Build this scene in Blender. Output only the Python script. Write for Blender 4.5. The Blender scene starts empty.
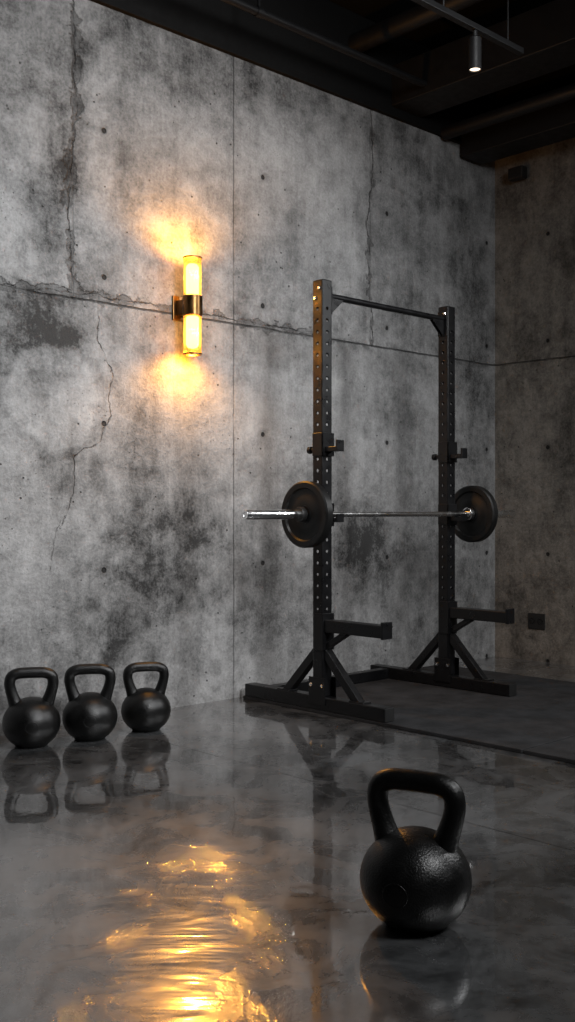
import bpy, bmesh, math, random
from mathutils import Vector, Matrix
random.seed(4)
scene = bpy.context.scene
scene.view_settings.view_transform = 'Standard'
COL = scene.collection
# ------------------------------------------------------------------ camera
TH = math.radians(46.6)
CAMZ = 1.05
FPX = 1053.0
F = Vector((math.cos(TH), math.sin(TH), 0)); R = Vector((math.sin(TH), -math.cos(TH), 0))
WY = 4.5; WX = 6.32
cd = bpy.data.cameras.new("camera"); cam = bpy.data.objects.new("camera", cd); COL.objects.link(cam)
cd.sensor_fit = 'VERTICAL'; cd.sensor_height = 24; cd.lens = 24*FPX/1022
cam.location = (0, 0, CAMZ); cam.rotation_euler = (math.pi/2, 0, TH-math.pi/2)
cd.clip_start = 0.05
scene.camera = cam
def wallpt(u, v):
    k = (u-287.5)/FPX; d = F + R*k; D = WY/d.y
    return (d.x*D, CAMZ+(511-v)/FPX*D)

# ------------------------------------------------------------------ node DSL
class S:
    def __init__(s, nt, k): s.nt = nt; s.k = k
    def _m(s, op, *a, clamp=False):
        n = s.nt.nodes.new('ShaderNodeMath'); n.operation = op; n.use_clamp = clamp
        for i, x in enumerate((s,)+a):
            if isinstance(x, S): s.nt.links.new(x.k, n.inputs[i])
            else: n.inputs[i].default_value = x
        return S(s.nt, n.outputs[0])
    def __add__(s, o): return s._m('ADD', o)
    __radd__ = __add__
    def __sub__(s, o): return s._m('SUBTRACT', o)
    def __rsub__(s, o): return (s*-1.0)+o
    def __mul__(s, o): return s._m('MULTIPLY', o)
    __rmul__ = __mul__
    def __truediv__(s, o): return s._m('DIVIDE', o)
    def abs(s): return s._m('ABSOLUTE')
    def min(s, o): return s._m('MINIMUM', o)
    def max(s, o): return s._m('MAXIMUM', o)
    def pow(s, o): return s._m('POWER', o)
    def sqrt(s): return s._m('SQRT')
    def clamp(s): return s._m('ADD', 0.0, clamp=True)
    def floor(s): return s._m('FLOOR')
    def mod(s, o): return s._m('FLOORED_MODULO', o)
    def ss(s, a, b, lo=0.0, hi=1.0):
        n = s.nt.nodes.new('ShaderNodeMapRange'); n.interpolation_type = 'SMOOTHSTEP'
        s.nt.links.new(s.k, n.inputs[0])
        if a > b: a, b, lo, hi = b, a, hi, lo
        n.inputs[1].default_value = a; n.inputs[2].default_value = b
        n.inputs[3].default_value = lo; n.inputs[4].default_value = hi
        return S(s.nt, n.outputs[0])
class M:
    def __init__(s, name):
        s.mat = bpy.data.materials.new(name); s.mat.use_nodes = True
        s.nt = s.mat.node_tree; s.p = s.nt.nodes['Principled BSDF']; s.out = s.nt.nodes['Material Output']
        s.tc = s.nt.nodes.new('ShaderNodeTexCoord').outputs['Object']
        sp = s.nt.nodes.new('ShaderNodeSeparateXYZ'); s.nt.links.new(s.tc, sp.inputs[0])
        s.x, s.y, s.z = [S(s.nt, o) for o in sp.outputs]
    def vec(s, x, y, z=0.0):
        n = s.nt.nodes.new('ShaderNodeCombineXYZ')
        for i, a in enumerate((x, y, z)):
            if isinstance(a, S): s.nt.links.new(a.k, n.inputs[i])
            else: n.inputs[i].default_value = a
        return n.outputs[0]
    def noise(s, scale, detail=4, rough=.55, vec=None, dist=0.0):
        n = s.nt.nodes.new('ShaderNodeTexNoise')
        s.nt.links.new(vec if vec is not None else s.tc, n.inputs['Vector'])
        n.inputs['Scale'].default_value = scale; n.inputs['Detail'].default_value = detail
        n.inputs['Roughness'].default_value = rough; n.inputs['Distortion'].default_value = dist
        return S(s.nt, n.outputs[0])
    def voro(s, scale, vec=None, feature='F1'):
        n = s.nt.nodes.new('ShaderNodeTexVoronoi'); n.feature = feature
        s.nt.links.new(vec if vec is not None else s.tc, n.inputs['Vector'])
        n.inputs['Scale'].default_value = scale
        return S(s.nt, n.outputs['Distance'])
    def color(s, fac, stops):
        n = s.nt.nodes.new('ShaderNodeValToRGB'); s.nt.links.new(fac.k, n.inputs[0])
        e = n.color_ramp.elements
        while len(e) < len(stops): e.new(0.5)
        for i, (p, c) in enumerate(stops):
            e[i].position = p; e[i].color = (c[0], c[1], c[2], 1)
        return n.outputs[0]
    def link(s, a, inp): s.nt.links.new(a.k if isinstance(a, S) else a, s.p.inputs[inp])
    def bump(s, h, strength, dist, inp='Normal'):
        n = s.nt.nodes.new('ShaderNodeBump'); s.nt.links.new(h.k, n.inputs['Height'])
        n.inputs['Strength'].default_value = strength; n.inputs['Distance'].default_value = dist
        s.nt.links.new(n.outputs[0], s.p.inputs[inp])
        return n.outputs[0]

def simple(name, col, rough, metal=0.0, bump=None, spec=.5, var=0.0):
    m = M(name)
    m.p.inputs['Base Color'].default_value = (*col, 1)
    m.p.inputs['Metallic'].default_value = metal
    m.p.inputs['Specular IOR Level'].default_value = spec
    n = m.noise(18, 5, .6)
    m.link(n.ss(.3, .7, max(.03, rough-.07), rough+.07), 'Roughness')
    if var:
        lo = tuple(c*(1-var) for c in col); hi = tuple(min(1, c*(1+var)) for c in col)
        m.nt.links.new(m.color(m.noise(7, 5), [(.3, lo), (.7, hi)]), m.p.inputs['Base Color'])
    if bump:
        m.bump(m.noise(bump[0], 3), bump[1], bump[2])
    return m.mat

# ------------------------------------------------------------------ concrete wall
def seg(m, px, pz, a, b):
    bx, bz = b[0]-a[0], b[1]-a[1]; L = bx*bx+bz*bz
    ax = px-a[0]; az = pz-a[1]
    h = ((ax*bx+az*bz)/L).clamp()
    dx = ax-h*bx; dz = az-h*bz
    return (dx*dx+dz*dz).sqrt()
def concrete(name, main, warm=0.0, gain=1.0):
    m = M(name)
    a = m.x if main else m.y
    z = m.z
    n1 = m.noise(.9, 7, .62); n2 = m.noise(3.2, 8, .70, dist=.4); n3 = m.noise(11, 8, .76); n4 = m.noise(70, 4, .6)
    st = m.noise(1.0, 7, .62, vec=m.vec(a*8.0, 3.3, z*.8))
    tone = n1*.34+n2*.24+n3*.38+st*.20+n4*.16
    tone = tone.ss(.47, .86)
    w1 = (m.noise(6, 5, .65)-.5); w2 = (m.noise(6, 5, .65, vec=m.vec(a+7.0, z, 2.0))-.5)
    hz = 2.1
    seam = (z-hz+w1*.02).abs().ss(.0075, .0025)*m.noise(5, 4, .6, vec=m.vec(a, z, 3.0)).ss(.34, .5, .5, 1)
    if main: xs = [(.6, .5), (1.7, .5), (2.80, .35), (3.84, .6), (4.98, .35)]
    else: xs = [(3.0, .5), (1.9, .5), (.8, .5), (-.3, .5)]
    vs = None
    for i, (x0, am) in enumerate(xs):
        s_ = (a-x0+w2*.012).abs().ss(.005, .002)*am
        if main and i in (2, 4): s_ = s_*z.ss(2.08, 2.12)
        vs = s_ if vs is None else vs.max(s_)
    vs = vs*m.noise(4, 3, .6, vec=m.vec(a, z, 9.0)).ss(.34, .55, .2, 1)
    lines = (seam*.95).max(vs)
    gx = ((a-.28).mod(1.08)-.54).abs(); gz = ((z-.38).mod(.74)-.37).abs()
    hole = (gx*gx+gz*gz).sqrt()+w1*.006
    holem = hole.ss(.016, .011); halo = hole.ss(.05, .015)
    pv = m.voro(17); pits = pv.ss(.11, .05)*m.noise(5, 2, vec=m.vec(a, z, 4.0)).ss(.50, .6)
    pv2 = m.voro(45); pits2 = pv2.ss(.16, .08)*m.noise(3, 3, vec=m.vec(a, z, 5.0)).ss(.52, .65)
    px = a+w1*.10; pz = z+w2*.10
    crack = None; spall = None; patch = None
    if main:
        def poly(pts):
            w = [wallpt(*p) for p in pts]; d = None
            for i in range(len(w)-1):
                q = seg(m, px, pz, w[i], w[i+1]); d = q if d is None else d.min(q)
            return d
        dA = poly([(74, -40), (76, 120), (68, 200), (73, 285)])
        dB = poly([(-60, 276), (60, 292), (130, 302), (330, 338)])
        dC = poly([(97, 295), (98, 340), (110, 368), (110, 418), (100, 440), (75, 455), (72, 492), (60, 530)])
        dD = poly([(60, 520), (50, 570)])
        dE = poly([(371, 100), (373, 170), (367, 225), (373, 345)])
        fine = m.noise(14, 5, .7); brk = m.noise(5, 4, .6, vec=m.vec(a, z, 6.0))
        crack = dA.min(dB).min(dE).ss(.005, .0015)*fine.ss(.42, .56, .1, .8)
        crack = crack.max(dC.ss(.0042, .0012)*fine.ss(.42, .58, .08, .7))
        crack = crack.max(dD.ss(.003, .001)*fine.ss(.44, .58, .03, .4))
        sp = dA.min(dB).min(dE+.012)
        spall = (sp+(fine-.5)*.16+(.5-brk)*.14).ss(.024, .008)
        cx, cz = wallpt(57, 398)
        ex = (px-cx); ez = (pz-cz)
        dp = (ex*ex+ez*ez).sqrt()+(n2-.5)*.22
        patch = dp.ss(.29, .24); edge = (dp-.28).abs().ss(.035, .005)
        tone = tone+patch*.16-edge*.12
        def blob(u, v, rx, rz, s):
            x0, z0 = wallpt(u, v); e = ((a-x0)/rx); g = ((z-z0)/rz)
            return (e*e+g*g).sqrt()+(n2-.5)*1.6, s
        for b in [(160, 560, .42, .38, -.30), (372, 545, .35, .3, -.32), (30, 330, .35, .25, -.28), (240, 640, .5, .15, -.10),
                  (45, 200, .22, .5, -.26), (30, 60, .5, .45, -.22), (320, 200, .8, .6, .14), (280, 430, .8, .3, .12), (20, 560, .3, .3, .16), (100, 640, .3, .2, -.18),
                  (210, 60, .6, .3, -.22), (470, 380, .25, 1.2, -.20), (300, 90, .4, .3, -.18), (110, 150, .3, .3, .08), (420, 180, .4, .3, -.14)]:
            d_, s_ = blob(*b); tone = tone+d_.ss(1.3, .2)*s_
    g = tone.clamp()
    dk = (lines*.78).max(holem*.9).max(pits*.8).max(pits2*.55).max(halo*.22)
    if crack is not None: dk = dk.max(crack*.9).max(spall*.38)
    near = (z-hz+w2*.12).abs().ss(.06, .0)*m.noise(8, 4, vec=m.vec(a, z, 1.0)).ss(.50, .64)
    dk = dk.max(near*.5)
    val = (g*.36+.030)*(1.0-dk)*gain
    mx = m.nt.nodes.new('ShaderNodeCombineColor')
    for i, t in enumerate((1.0+warm, 1.0+warm*.35, 1.0-warm*.5)):
        m.nt.links.new((val*t).k, mx.inputs[i])
    m.nt.links.new(mx.outputs[0], m.p.inputs['Base Color'])
    m.link(n3.ss(.3, .7, .65, .88), 'Roughness')
    m.p.inputs['Specular IOR Level'].default_value = .3
    h = n2*.5+n3*.60+n4*.16-lines*.6-holem*1.4-pits*1.0-pits2*.4
    if crack is not None: h = h-crack*1.0-spall*.5-near*.25+patch*.08
    m.bump(h, .95, .018)
    return m.mat

def floor_mat():
    m = M("polished_concrete_floor")
    n1 = m.noise(1.1, 7, .6, dist=.8); n2 = m.noise(4.5, 8, .70, dist=.8); n3 = m.noise(22, 6, .65)
    tone = (n1*.5+n2*.4+n3*.15).ss(.40, .66)
    j = (m.x-2.88).abs().ss(.004, .002).max((m.x-.4).abs().ss(.004, .002)).max((m.x-5.36).abs().ss(.004, .002))
    pv = m.voro(9); pits = pv.ss(.05, .03)*n2.ss(.5, .6)
    val = (tone*.088+.008)*(1.0-j*.85)*(1.0-pits*.6)
    mx = m.nt.nodes.new('ShaderNodeCombineColor')
    for i, t in enumerate((.97, 1.0, 1.03)): m.nt.links.new((val*t).k, mx.inputs[i])
    m.nt.links.new(mx.outputs[0], m.p.inputs['Base Color'])
    m.link(n2.ss(.35, .65, .22, .34), 'Roughness')
    m.p.inputs['IOR'].default_value = 1.6
    m.nt.links.new((1.0-j).k, m.p.inputs['Coat Weight'])
    m.p.inputs['Coat IOR'].default_value = 2.3
    wav = m.noise(3.0, 2, .5); wav2 = m.noise(12, 3, .5)
    # narrow strip, rippled and duller, shaped to stretch the sconce's amber reflection
    tf = m.x*.687+m.y*.727; tr = m.x*.727-m.y*.687
    e1 = (tf-2.45)/1.0; e2 = (tr+.25)/.27
    d = (e1*e1+e2*e2).sqrt()+(n2-.5)*.6
    un = d.ss(1.0, .35)
    m.link(n2.ss(.42, .66, .025, .09)+un*.05, 'Coat Roughness')
    tw = m.noise(1.0, 3, .5, vec=m.vec(tf*8.0, tr*2.2, 3.0), dist=.3)
    m.bump(wav*.45+wav2*.09+n3*.006+un*tw*3.4, .5, .0065, 'Coat Normal')
    m.bump(wav*.45+wav2*.09+n3*.05+un*tw*2.6, .5, .0065)
    return m.mat

MAT = {}
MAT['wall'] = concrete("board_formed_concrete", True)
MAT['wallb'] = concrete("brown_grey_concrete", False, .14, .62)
MAT['floor'] = floor_mat()
MAT['ceil'] = simple("black_ceiling_paint", (.003, .003, .003), .8, bump=(30, .2, .004), spec=.2)
MAT['duct'] = simple("dark_painted_steel", (.006, .006, .0065), .5, spec=.3)
MAT['steel'] = simple("black_powder_coat", (.0045, .0045, .005), .33, bump=(420, .12, .001), spec=.32)
MAT['iron'] = simple("black_cast_iron", (.003, .003, .003), .34, bump=(200, .5, .0025), spec=.38)
MAT['rubber'] = simple("black_rubber", (.005, .005, .005), .42, bump=(200, .1, .001), spec=.35)
MAT['mat'] = simple("rubber_floor_mat", (.015, .015, .016), .75, bump=(260, .6, .002), var=.5, spec=.25)
MAT['chrome'] = simple("brushed_chrome", (.9, .9, .9), .22, metal=1.0)
MAT['bronze'] = simple("aged_brass", (.14, .075, .028), .33, metal=1.0)
MAT['plastic'] = simple("dark_plastic", (.010, .010, .010), .45)
def glass_mat():
    m = M("fluted_amber_glass"); nt = m.nt
    tr = nt.nodes.new('ShaderNodeBsdfTransparent'); tr.inputs[0].default_value = (1, .88, .62, 1)
    tl = nt.nodes.new('ShaderNodeBsdfTranslucent'); tl.inputs[0].default_value = (1, .74, .40, 1)
    gl = nt.nodes.new('ShaderNodeBsdfGlossy'); gl.inputs['Roughness'].default_value = .08
    a = nt.nodes.new('ShaderNodeMixShader'); b = nt.nodes.new('ShaderNodeMixShader')
    a.inputs[0].default_value = .20; nt.links.new(tr.outputs[0], a.inputs[1]); nt.links.new(tl.outputs[0], a.inputs[2])
    b.inputs[0].default_value = .05; nt.links.new(a.outputs[0], b.inputs[1]); nt.links.new(gl.outputs[0], b.inputs[2])
    nt.links.new(b.outputs[0], m.out.inputs[0])
    return m.mat
MAT['glass'] = glass_mat()
def emis(name, col, st):
    m = M(name); m.p.inputs['Base Color'].default_value = (*col, 1)
    m.p.inputs['Emission Color'].default_value = (*col, 1); m.p.inputs['Emission Strength'].default_value = st
    return m.mat
MAT['bulb'] = emis("glowing_filament_tube", (1, .58, .18), 14)
MAT['lens'] = emis("warm_lamp_lens", (1, .82, .62), 2)

# ------------------------------------------------------------------ mesh helpers
def obj_from_bm(bm, name, mat, parent=None, smooth=False, angle=None):
    me = bpy.data.meshes.new(name); bm.normal_update(); bm.to_mesh(me); bm.free()
    if mat: me.materials.append(mat)
    o = bpy.data.objects.new(name, me); COL.objects.link(o)
    if smooth or angle:
        for p in me.polygons: p.use_smooth = True
    if angle: me.set_sharp_from_angle(angle=math.radians(angle))
    if parent: o.parent = parent; o.matrix_parent_inverse = parent.matrix_world.inverted()
    return o
def empty(name, loc, label, cat, group=None):
    e = bpy.data.objects.new(name, None); e.empty_display_size = .1; e.location = loc; COL.objects.link(e)
    e["label"] = label; e["category"] = cat
    if group: e["group"] = group
    bpy.context.view_layer.update()
    return e
def add_box(bm, lo, hi, bev=0.0, mtx=None, seg_=2):
    b = bmesh.new(); bmesh.ops.create_cube(b, size=1)
    for v in b.verts:
        v.co = Vector([lo[i]+(v.co[i]+.5)*(hi[i]-lo[i]) for i in range(3)])
    if bev: bmesh.ops.bevel(b, geom=b.edges[:], offset=bev, segments=seg_, profile=.5, affect='EDGES')
    if mtx: b.transform(mtx)
    me = bpy.data.meshes.new("t"); b.to_mesh(me); b.free(); bm.from_mesh(me); bpy.data.meshes.remove(me)
def add_beam(bm, p0, p1, w, h, bev=.004, side=Vector((1, 0, 0))):
    p0 = Vector(p0); p1 = Vector(p1); d = (p1-p0); L = d.length; d.normalize()
    s = side.normalized(); t = d.cross(s).normalized()
    mt = Matrix(((s.x, t.x, d.x, p0.x), (s.y, t.y, d.y, p0.y), (s.z, t.z, d.z, p0.z), (0, 0, 0, 1)))
    add_box(bm, (-w/2, -h/2, 0), (w/2, h/2, L), bev, mt)
def add_cyl(bm, p0, p1, r, n=24, bev=0.0):
    p0 = Vector(p0); p1 = Vector(p1); d = p1-p0
    prof = [(0, 0), (r, 0), (r, d.length), (0, d.length)]
    if bev: prof = [(0, 0), (r-bev, 0), (r, bev), (r, d.length-bev), (r-bev, d.length), (0, d.length)]
    add_lathe(bm, prof, n, p0, d.normalized())
def add_lathe(bm, prof, n, origin=(0, 0, 0), axis=Vector((0, 0, 1)), closed=False, rmod=None):
    q = Vector((0, 0, 1)).rotation_difference(Vector(axis)).to_matrix()
    rings = []
    for r, z in prof:
        if r < 1e-7: rings.append([bm.verts.new(q@Vector((0, 0, z))+Vector(origin))])
        else:
            rg = []
            for i in range(n):
                t = 2*math.pi*i/n; rr = r if not rmod else r*rmod(t)
                rg.append(bm.verts.new(q@Vector((rr*math.cos(t), rr*math.sin(t), z))+Vector(origin)))
            rings.append(rg)
    pairs = [(rings[i], rings[i+1]) for i in range(len(rings)-1)]
    if closed: pairs.append((rings[-1], rings[0]))
    for A, B in pairs:
        for i in range(n):
            j = (i+1) % n
            if len(A) == 1 and len(B) == 1: continue
            if len(A) == 1: bm.faces.new((A[0], B[j], B[i]))
            elif len(B) == 1: bm.faces.new((A[i], A[j], B[0]))
            else: bm.faces.new((A[i], A[j], B[j], B[i]))
def catmull(pts, k=8):
    P = [2*pts[0]-pts[1]]+pts+[2*pts[-1]-pts[-2]]; out = []
    for i in range(1, len(P)-2):
        for s in range(k):
            t = s/k; a, b, c, d = P[i-1], P[i], P[i+1], P[i+2]
            out.append(.5*((2*b)+(c-a)*t+(2*a-5*b+4*c-d)*t*t+(3*b-a-3*c+d)*t**3))
    out.append(P[-2]); return out
def add_sweep(bm, path, rads, n=24):
    rings = []; up = Vector((0, 1, 0))
    for i, p in enumerate(path):
        a = path[max(0, i-1)]; b = path[min(len(path)-1, i+1)]; t = (b-a).normalized()
        s = up; u = t.cross(s).normalized()
        rings.append([bm.verts.new(p+rads[i]*(math.cos(2*math.pi*j/n)*s+math.sin(2*math.pi*j/n)*u)) for j in range(n)])
    for A, B in zip(rings, rings[1:]):
        for j in range(n):
            k = (j+1) % n; bm.faces.new((A[j], A[k], B[k], B[j]))
    bm.faces.new(rings[0][::-1]); bm.faces.new(rings[-1])
    bmesh.ops.recalc_face_normals(bm, faces=bm.faces[:])
def box_obj(name, lo, hi, mat, parent=None, bev=0.0):
    bm = bmesh.new(); add_box(bm, lo, hi, bev); return obj_from_bm(bm, name, mat, parent)
def struct(o, label, cat):
    o["kind"] = "structure"; o["label"] = label; o["category"] = cat; return o

# ------------------------------------------------------------------ room
CZ = 4.15
struct(box_obj("floor", (-1.8, -2.2, -.1), (WX+.15, WY+.15, 0), MAT['floor']), "polished dark grey concrete floor with saw-cut joints", "floor")
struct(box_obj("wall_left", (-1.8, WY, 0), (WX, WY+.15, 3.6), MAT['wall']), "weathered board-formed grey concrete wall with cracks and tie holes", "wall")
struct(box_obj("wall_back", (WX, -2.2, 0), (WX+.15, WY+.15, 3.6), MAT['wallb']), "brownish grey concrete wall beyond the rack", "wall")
struct(box_obj("ceiling", (-1.8, -2.2, CZ), (WX+.15, WY+.15, CZ+.1), MAT['ceil']), "matt black painted ceiling", "ceiling")
struct(box_obj("trim_1", (-1.8, WY-.03, 3.6), (WX, WY+.15, CZ), MAT['ceil'], bev=.004), "black bulkhead running above the concrete wall", "trim")
struct(box_obj("trim_2", (WX-.03, -2.2, 3.6), (WX+.15, WY-.03, CZ), MAT['ceil'], bev=.004), "black bulkhead above the far wall", "trim")
struct(box_obj("trim_3", (5.88, -2.2, 3.50), (6.12, WY-.03, 3.74), MAT['duct'], bev=.006), "black steel ceiling beam", "trim")
struct(box_obj("trim_4", (5.15, -2.2, 3.66), (5.45, WY-.03, 3.92), MAT['duct'], bev=.006), "black steel ceiling beam", "trim")
def pipe(p0, p1, r, lab):
    bm = bmesh.new(); add_cyl(bm, p0, p1, r, 20)
    d = (Vector(p1)-Vector(p0)); L = d.length; d.normalize(); k = max(2, int(L/1.2))
    for i in range(1, k):
        c = Vector(p0)+d*(L*i/k); add_cyl(bm, c-d*.02, c+d*.02, r*1.25, 20)
        add_box(bm, (c.x-.006, c.y-.006, c.z), (c.x+.006, c.y+.006, CZ))
    o = obj_from_bm(bm, "ceiling_pipe", MAT['duct'], None, angle=40)
    o["label"] = lab; o["category"] = "pipe"; return o
pipe((-1.8, 4.2, 3.72), (5.15, 4.2, 3.72), .022, "thin black conduit hung below the ceiling beside the wall")
pipe((5.70, -2.2, 3.62), (5.70, WY-.03, 3.62), .045, "black pipe hung below the ceiling")
pipe((6.22, -2.2, 3.66), (6.22, WY-.03, 3.66), .035, "black pipe hung beside the far wall")
pipe((4.80, -2.2, 3.95), (4.80, WY-.03, 3.95), .06, "black duct pipe hung near the ceiling")

for i, (y0, y1) in enumerate([(2.615, 4.45), (.80, 2.605)]):
    o = box_obj("rubber_mat", (3.865, y0, 0), (5.62, y1, .018), MAT['mat'], bev=.003)
    o["label"] = "black speckled rubber gym floor mat" + (" under the squat rack" if i == 0 else " laid beside the rack mat")
    o["category"] = "gym mat"; o["group"] = "rubber mats around the rack"

# ------------------------------------------------------------------ squat rack
Z0 = .018; RX = (3.90, 4.94); RY = 3.86; HW = .036; TOP = 2.25
rack = empty("squat_rack", (4.415, RY, Z0), "black steel squat rack with pull-up bar and safety arms", "squat rack")
def make_upright(x):
    bm = bmesh.new()
    add_box(bm, (x-HW, RY-HW, Z0+.07), (x+HW, RY+HW, TOP), .006)
    o = obj_from_bm(bm, "upright", MAT['steel'])
    cut = []
    b = bmesh.new(); add_box(b, (x-HW+.004, RY-HW+.004, Z0+.074), (x+HW-.004, RY+HW-.004, TOP-.004)); cut.append(obj_from_bm(b, "c", None))
    for ax in (0, 1):
        b = bmesh.new(); z = .36
        while z < TOP-.12:
            c = Vector((x, RY, z)); d = Vector((.06, 0, 0)) if ax == 0 else Vector((0, .06, 0))
            add_cyl(b, c-d, c+d, .0095, 12); z += .06
        bmesh.ops.recalc_face_normals(b, faces=b.faces[:])
        cut.append(obj_from_bm(b, "c", None))
    for c in cut:
        md = o.modifiers.new("b", 'BOOLEAN'); md.operation = 'DIFFERENCE'; md.solver = 'EXACT'; md.object = c
    dg = bpy.context.evaluated_depsgraph_get(); dg.update()
    me = bpy.data.meshes.new_from_object(o.evaluated_get(dg))
    o.modifiers.clear(); o.data = me
    for c in cut: bpy.data.objects.remove(c)
    o.parent = rack; o.matrix_parent_inverse = rack.matrix_world.inverted()
    return o
def bolt(x, yy, zz):
    b = bmesh.new()
    add_lathe(b, [(0, 0), (.010, 0), (.010, .006), (.007, .009), (0, .009)], 6, (x, yy, zz), Vector((-1, 0, 0)))
    bmesh.ops.recalc_face_normals(b, faces=b.faces[:])
    obj_from_bm(b, "bolt", MAT['chrome'], rack)
FY0, FY1 = 3.40, 4.43
for x in RX:
    make_upright(x)
    box_obj("foot", (x-HW, FY0, Z0), (x+HW, FY1, Z0+.07), MAT['steel'], rack, .005)
    for yy in (FY0-.004, FY1):
        box_obj("end_cap", (x-HW+.002, yy, Z0+.002), (x+HW-.002, yy+.004, Z0+.068), MAT['plastic'], rack, .0015)
    for sgn in (-1, 1):
        bm = bmesh.new()
        add_beam(bm, (x, RY+sgn*.265, Z0+.06), (x, RY+sgn*.03, .32), .045, .045, .003)
        add_box(bm, (x-.03, RY+sgn*.265-.05, Z0+.068), (x+.03, RY+sgn*.265+.05, Z0+.076), .002)
        obj_from_bm(bm, "brace", MAT['steel'], rack)
    for xx in (x-HW-.006, x+HW):
        box_obj("base_plate", (xx, RY-.06, Z0+.03), (xx+.006, RY+.06, Z0+.17), MAT['steel'], rack, .002)
    arm = bmesh.new()
    add_box(arm, (x-.032, 3.42, .425), (x+.032, RY-HW-.004, .488), .004)
    add_box(arm, (x-.036, 3.41, .420), (x+.036, 3.425, .505), .003)
    add_box(arm, (x-HW-.006, RY-HW-.008, .33), (x+HW+.006, RY-HW, .52), .002)
    add_box(arm, (x-HW-.007, RY-HW-.008, .33), (x-HW-.001, RY+.02, .52), .002)
    add_box(arm, (x+HW+.001, RY-HW-.008, .33), (x+HW+.007, RY+.02, .52), .002)
    add_beam(arm, (x, RY-HW-.006, .35), (x, 3.68, .43), .035, .03, .003)
    obj_from_bm(arm, "safety_arm", MAT['steel'], rack)
    for zc, nm in ((1.37, 0), (1.006, 1)):
        h = bmesh.new(); yf = RY-HW
        add_box(h, (x-HW-.008, yf-.008, zc-.035), (x+HW+.008, yf, zc+.085), .002)
        add_box(h, (x-HW-.008, yf-.008, zc-.035), (x-HW-.001, RY+.03, zc+.085), .002)
        add_box(h, (x+HW+.001, yf-.008, zc-.035), (x+HW+.008, RY+.03, zc+.085), .002)
        add_box(h, (x-.026, yf-.088, zc-.014), (x+.026, yf-.006, zc+.012), .003)
        add_box(h, (x-.026, yf-.096, zc-.014), (x+.026, yf-.084, zc+.045 if nm == 0 else zc+.03), .003)
        if nm == 0:
            add_cyl(h, (x, RY+HW-.01, zc), (x, RY+HW+.05, zc), .011, 16, .002)
            add_cyl(h, (x, RY+HW+.04, zc), (x, RY+HW+.065, zc), .019, 16, .003)
        obj_from_bm(h, "j_hook", MAT['steel'], rack)
    for (yy, zz) in ((RY-.015, 2.205), (RY+.015, 2.155)): bolt(x-HW, yy, zz)
    for yy in (RY-.04, RY+.04): bolt(x-HW-.006, yy, Z0+.13)
box_obj("crossmember", (RX[0]+HW, 4.28, Z0+.002), (RX[1]-HW, 4.34, Z0+.062), MAT['steel'], rack, .004)
bm = bmesh.new(); add_cyl(bm, (RX[0]+HW, RY, 2.175), (RX[1]-HW, RY, 2.175), .017, 24)
obj_from_bm(bm, "pull_up_bar", MAT['steel'], rack, angle=40)
for x, s in ((RX[0], 1), (RX[1], -1)):
    bm = bmesh.new()
    add_box(bm, (min(x+s*HW, x+s*(HW+.006)), RY-.034, 2.075), (max(x+s*HW, x+s*(HW+.006)), RY+.034, 2.22), .002)
    for yo in (-.010, .010):
        v = []
        for yy in (yo-.003, yo+.003):
            v.append([bm.verts.new((x+s*(HW+.003), RY+yy, 2.165)), bm.verts.new((x+s*(HW+.11), RY+yy, 2.165)), bm.verts.new((x+s*(HW+.10), RY+yy, 2.153)), bm.verts.new((x+s*(HW+.003), RY+yy, 2.07))])
        bm.faces.new(v[0]); bm.faces.new(v[1][::-1])
        for i in range(4): bm.faces.new((v[0][i], v[1][i], v[1][(i+1) % 4], v[0][(i+1) % 4]))
    bmesh.ops.recalc_face_normals(bm, faces=bm.faces[:])
    obj_from_bm(bm, "gusset_bracket", MAT['steel'], rack)

# ------------------------------------------------------------------ barbell + plates
BY, BZ, BX = 3.775, 1.0325, 4.39
X = Vector((1, 0, 0))
bar = empty("barbell", (BX, BY, BZ), "chrome barbell resting on the rack hooks", "barbell")
bm = bmesh.new(); add_cyl(bm, (BX-.655, BY, BZ), (BX+.655, BY, BZ), .0142, 24)
obj_from_bm(bm, "shaft", MAT['chrome'], bar, angle=40)
for s in (-1, 1):
    bm = bmesh.new()
    prof = [(0, .63), (.030, .63), (.037, .635), (.037, .66), (.024, .662), (.024, 1.092), (.021, 1.10), (.012, 1.10), (.010, 1.097), (0, 1.097)]
    add_lathe(bm, prof, 32, (BX, BY, BZ), X*s)
    bmesh.ops.recalc_face_normals(bm, faces=bm.faces[:])
    obj_from_bm(bm, "sleeve", MAT['chrome'], bar, angle=35)
    bm = bmesh.new()
    add_lathe(bm, [(.0245, .716), (.036, .716), (.038, .72), (.038, .742), (.036, .746), (.0245, .746)], 32, (BX, BY, BZ), X*s, closed=True)
    bmesh.ops.recalc_face_normals(bm, faces=bm.faces[:])
    obj_from_bm(bm, "collar", MAT['plastic'], bar, angle=35)
    pl = empty("weight_plate", (BX+s*.688, BY, BZ), "round black rubber bumper plate loaded on the barbell", "weight plate", "bumper plates on the barbell")
    bm = bmesh.new(); t0, t1 = .664, .712
    pr = [(.046, t0+.006), (.085, t0+.006), (.092, t0+.010), (.128, t0+.010), (.135, t0), (.160, t0), (.168, t0+.006), (.168, t1-.006), (.160, t1), (.135, t1), (.128, t1-.010), (.092, t1-.010), (.085, t1-.006), (.046, t1-.006)]
    add_lathe(bm, pr, 72, (BX, BY, BZ), X*s, closed=True)
    bmesh.ops.recalc_face_normals(bm, faces=bm.faces[:])
    obj_from_bm(bm, "rubber_disc", MAT['rubber'], pl, angle=35)
    bm = bmesh.new()
    add_lathe(bm, [(.0248, t0+.002), (.046, t0+.002), (.046, t1-.002), (.0248, t1-.002)], 40, (BX, BY, BZ), X*s, closed=True)
    bmesh.ops.recalc_face_normals(bm, faces=bm.faces[:])
    hb = obj_from_bm(bm, "hub", MAT['steel'], pl, angle=35); hb["label"] = "dark steel hub ring"

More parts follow.
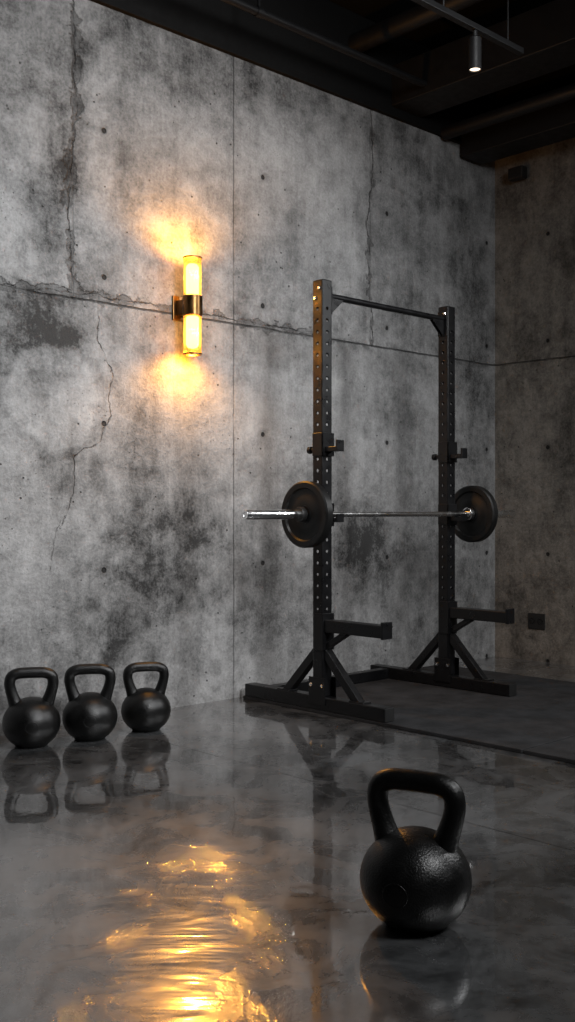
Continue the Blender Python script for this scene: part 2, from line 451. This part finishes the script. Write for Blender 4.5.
# ------------------------------------------------------------------ kettlebells
def kettlebell(u, v, scale, rot, label, group=None, lead=0.0):
    D = FPX*CAMZ/(v-511); D += lead
    p = F*D+R*((u-287.5)/FPX*D)
    k = empty("kettlebell", (p.x, p.y, 0), label, "kettlebell", group)
    Rb, zc, VS = .142*scale, .114*scale, .90
    Rz = Rb*VS
    bm = bmesh.new(); prof = [(0, .0)]
    s0 = -math.asin((zc-.010*scale)/Rz)
    fr = Rb*math.cos(s0)
    prof += [(fr*.78, 0), (fr*.90, .0012), (fr*.97, .004*scale)]
    n = 44
    for i in range(n+1):
        t = s0+(math.pi/2-s0)*i/n
        prof.append((Rb*math.cos(t) if i < n else 0, zc+Rz*math.sin(t)))
    add_lathe(bm, prof, 72)
    bmesh.ops.recalc_face_normals(bm, faces=bm.faces[:])
    b = obj_from_bm(bm, "body", MAT['iron'], None, smooth=True)
    bm = bmesh.new()
    half = [(-.058, .150, .046), (-.070, .190, .038), (-.086, .235, .0305), (-.100, .280, .0275), (-.105, .315, .0272), (-.096, .345, .0275), (-.066, .360, .0275), (-.03, .3625, .0275)]
    full = half+[(0, .363, .0275)]+[(-a, z, r) for a, z, r in half[::-1]]
    path = catmull([Vector((a, r, z)) for a, z, r in full], 7)
    rads = [q.y*scale for q in path]; path = [Vector((q.x, 0, q.z))*scale for q in path]
    add_sweep(bm, path, rads, 28)
    h = obj_from_bm(bm, "handle", MAT['iron'], None, smooth=True)
    bm = bmesh.new(); rings = []
    for rr, lift in ((.0285, -.002), (.030, .0008), (.033, .0008), (.0345, -.002)):
        rg = []
        for i in range(48):
            t = 2*math.pi*i/48; ang = rr/.142
            d = Vector((math.sin(ang)*math.cos(t), -math.cos(ang), math.sin(ang)*math.sin(t)))
            d = d*(Rb+lift*scale); d.z *= VS
            rg.append(bm.verts.new(Vector((0, 0, zc))+d))
        rings.append(rg)
    for A, B in zip(rings, rings[1:]):
        for i in range(48): bm.faces.new((A[i], A[(i+1) % 48], B[(i+1) % 48], B[i]))
    bmesh.ops.recalc_face_normals(bm, faces=bm.faces[:])
    e = obj_from_bm(bm, "emblem_ring", MAT['iron'], None, smooth=True)
    for o in (b, h, e): o.parent = k
    k.rotation_euler = (0, 0, TH-math.pi/2+math.radians(rot))
    return k
G = "kettlebells lined up by the wall"
kettlebell(415.5, 936, 1.0, -28, "large black cast iron kettlebell alone on the polished floor", lead=.08)
kettlebell(31.5, 748, .90, 14, "largest black cast iron kettlebell in the row by the wall", G, .05)
kettlebell(90, 741, .885, 10, "black cast iron kettlebell standing between two others", G, .05)
kettlebell(146, 732, .835, 16, "smallest black cast iron kettlebell in the row by the wall", G, .05)

# ------------------------------------------------------------------ sconce
SX, SY, SZ = 3.456, 4.385, 2.132
sc = empty("wall_sconce", (SX, WY, SZ), "lit brass wall lamp with two fluted glass tubes", "wall lamp")
box_obj("backplate", (SX-.05, WY-.014, SZ-.065), (SX+.05, WY, SZ+.065), MAT['bronze'], sc, .003)
box_obj("mounting_arm", (SX-.03, SY+.03, SZ-.04), (SX+.03, WY-.012, SZ+.04), MAT['bronze'], sc, .003)
bm = bmesh.new()
add_lathe(bm, [(0, -.054), (.048, -.054), (.054, -.050), (.054, .050), (.048, .054), (0, .054)], 40, (SX, SY, SZ))
obj_from_bm(bm, "collar", MAT['bronze'], sc, angle=35)
for s in (-1, 1):
    bm = bmesh.new(); z0, z1 = SZ+s*.054, SZ+s*.254
    za, zb = min(z0, z1), max(z0, z1)
    add_lathe(bm, [(.047, za), (.047, zb), (.043, zb), (.043, za)], 192, (SX, SY, 0), closed=True, rmod=lambda t: 1+.022*math.cos(24*t))
    bmesh.ops.recalc_face_normals(bm, faces=bm.faces[:])
    g = obj_from_bm(bm, "glass_shade", MAT['glass'], sc, smooth=True); g["label"] = "fluted glowing amber glass tube"
    bm = bmesh.new(); ze = z1
    add_lathe(bm, [(.042, ze-.004), (.050, ze-.004), (.050, ze+.004), (.042, ze+.004)], 48, (SX, SY, 0), closed=True)
    bmesh.ops.recalc_face_normals(bm, faces=bm.faces[:])
    obj_from_bm(bm, "rim_ring", MAT['bronze'], sc, angle=35)
    bm = bmesh.new()
    pr = [(0, .052), (.024, .052), (.034, .062), (.034, .204), (.024, .220), (0, .226)]
    add_lathe(bm, pr, 32, (SX, SY, SZ), Vector((0, 0, s)))
    bmesh.ops.recalc_face_normals(bm, faces=bm.faces[:])
    g = obj_from_bm(bm, "bulb", MAT['bulb'], sc, smooth=True); g["label"] = "glowing warm tube bulb"

# ------------------------------------------------------------------ track light
tk = empty("track_light", (4.29, 3.16, CZ), "black ceiling track with a small cylindrical spotlight", "track light")
box_obj("rail", (-.6, 3.142, 3.435), (4.67, 3.178, 3.465), MAT['duct'], tk, .003)
for xx in (.6, 2.4, 4.02, 4.55):
    bm = bmesh.new(); add_cyl(bm, (xx, 3.16, 3.465), (xx, 3.16, CZ), .005, 12); obj_from_bm(bm, "hanging_rod", MAT['duct'], tk, angle=40)
bm = bmesh.new(); add_cyl(bm, (4.27, 3.16, 3.395), (4.27, 3.16, 3.436), .012, 16)
add_lathe(bm, [(0, 3.40), (.028, 3.40), (.032, 3.395), (.032, 3.24), (.028, 3.24), (.028, 3.252), (0, 3.252)], 32, (4.27, 3.16, 0))
bmesh.ops.recalc_face_normals(bm, faces=bm.faces[:])
obj_from_bm(bm, "lamp_head", MAT['duct'], tk, angle=35)
bm = bmesh.new(); add_lathe(bm, [(0, 3.245), (.026, 3.245), (.026, 3.251), (0, 3.251)], 32, (4.27, 3.16, 0))
obj_from_bm(bm, "lamp_lens", MAT['lens'], tk, angle=35)

# ------------------------------------------------------------------ small wall things
o = empty("wall_outlet", (WX, 4.148, .28), "dark grey electrical outlet on the far wall", "outlet")
box_obj("cover_plate", (WX-.010, 4.08, .225), (WX, 4.215, .335), MAT['plastic'], o, .003)
for yy in (4.115, 4.18):
    bm = bmesh.new(); add_lathe(bm, [(.016, 0), (.020, 0), (.020, .004), (.016, .004)], 24, (WX-.009, yy, .28), Vector((-1, 0, 0)), closed=True)
    bmesh.ops.recalc_face_normals(bm, faces=bm.faces[:]); obj_from_bm(bm, "socket", MAT['steel'], o, angle=35)
o = empty("wall_speaker", (WX, 4.27, 3.43), "small black speaker box high on the far wall", "speaker")
box_obj("cabinet", (WX-.09, 4.21, 3.38), (WX-.02, 4.33, 3.465), MAT['plastic'], o, .008)
box_obj("bracket", (WX-.022, 4.245, 3.40), (WX, 4.295, 3.44), MAT['steel'], o, .002)

# ------------------------------------------------------------------ lights
def area(name, loc, target, size, sy, power, col=(1, 1, 1), spread=180):
    l = bpy.data.lights.new(name, 'AREA'); l.shape = 'RECTANGLE'; l.size = size; l.size_y = sy; l.energy = power; l.color = col
    l.spread = math.radians(spread)
    ob = bpy.data.objects.new(name, l); COL.objects.link(ob); ob.location = loc
    ob.rotation_euler = (Vector(target)-Vector(loc)).to_track_quat('-Z', 'Y').to_euler(); return ob
CW = (.98, .99, 1)
area("key_lamp", (2.5, -.5, 3.3), (2.75, 4.5, 1.1), 1.0, 1.0, 64, CW, 100)
area("wall_fill_light", (2.6, 2.0, 3.9), (3.3, 4.5, 1.5), 2.0, .4, 24, CW, 100)  # added fill with no visible fixture, brightens the upper wall
area("side_fill_light", (5.9, .6, 3.0), (3.3, 3.2, .5), .35, 1.4, 34, CW, 105)  # unseen light added to give the chrome bar and right-hand edges highlights
def point(name, loc, power, col, r=.03):
    l = bpy.data.lights.new(name, 'POINT'); l.energy = power; l.color = col; l.shadow_soft_size = r
    ob = bpy.data.objects.new(name, l); COL.objects.link(ob); ob.location = loc; return ob
def spot(name, loc, d, power, col, ang, blend=.6, r=.03):
    l = bpy.data.lights.new(name, 'SPOT'); l.energy = power; l.color = col; l.spot_size = math.radians(ang); l.spot_blend = blend; l.shadow_soft_size = r
    ob = bpy.data.objects.new(name, l); COL.objects.link(ob); ob.location = loc
    ob.rotation_euler = Vector(d).to_track_quat('-Z', 'Y').to_euler(); return ob
AM = (1, .41, .045)
spot("sconce_up_lamp", (SX, SY, SZ+.245), (0, .25, 1), 30, AM, 168, .5, .02)
spot("sconce_down_lamp", (SX, SY, SZ-.245), (0, .25, -1), 24, AM, 168, .5, .02)
spot("streak_spot", (SX, SY, SZ-.25), (-.62, -.78, -.66), 110, AM, 36, 1.0, .04)  # extra spot added at the sconce, aimed to strengthen the amber floor streak
for nm, dz in (("sconce_upper_lamp", .15), ("sconce_lower_lamp", -.15)):
    point(nm, (SX, SY-.07, SZ+dz), 2.0, AM, .02)
spot("track_spot_lamp", (4.27, 3.16, 3.235), (0, 0, -1), 6, (1, .9, .8), 60, .6, .02)

w = bpy.data.worlds.new("world"); scene.world = w; w.use_nodes = True
w.node_tree.nodes['Background'].inputs[0].default_value = (.9, .95, 1, 1)
w.node_tree.nodes['Background'].inputs[1].default_value = .003
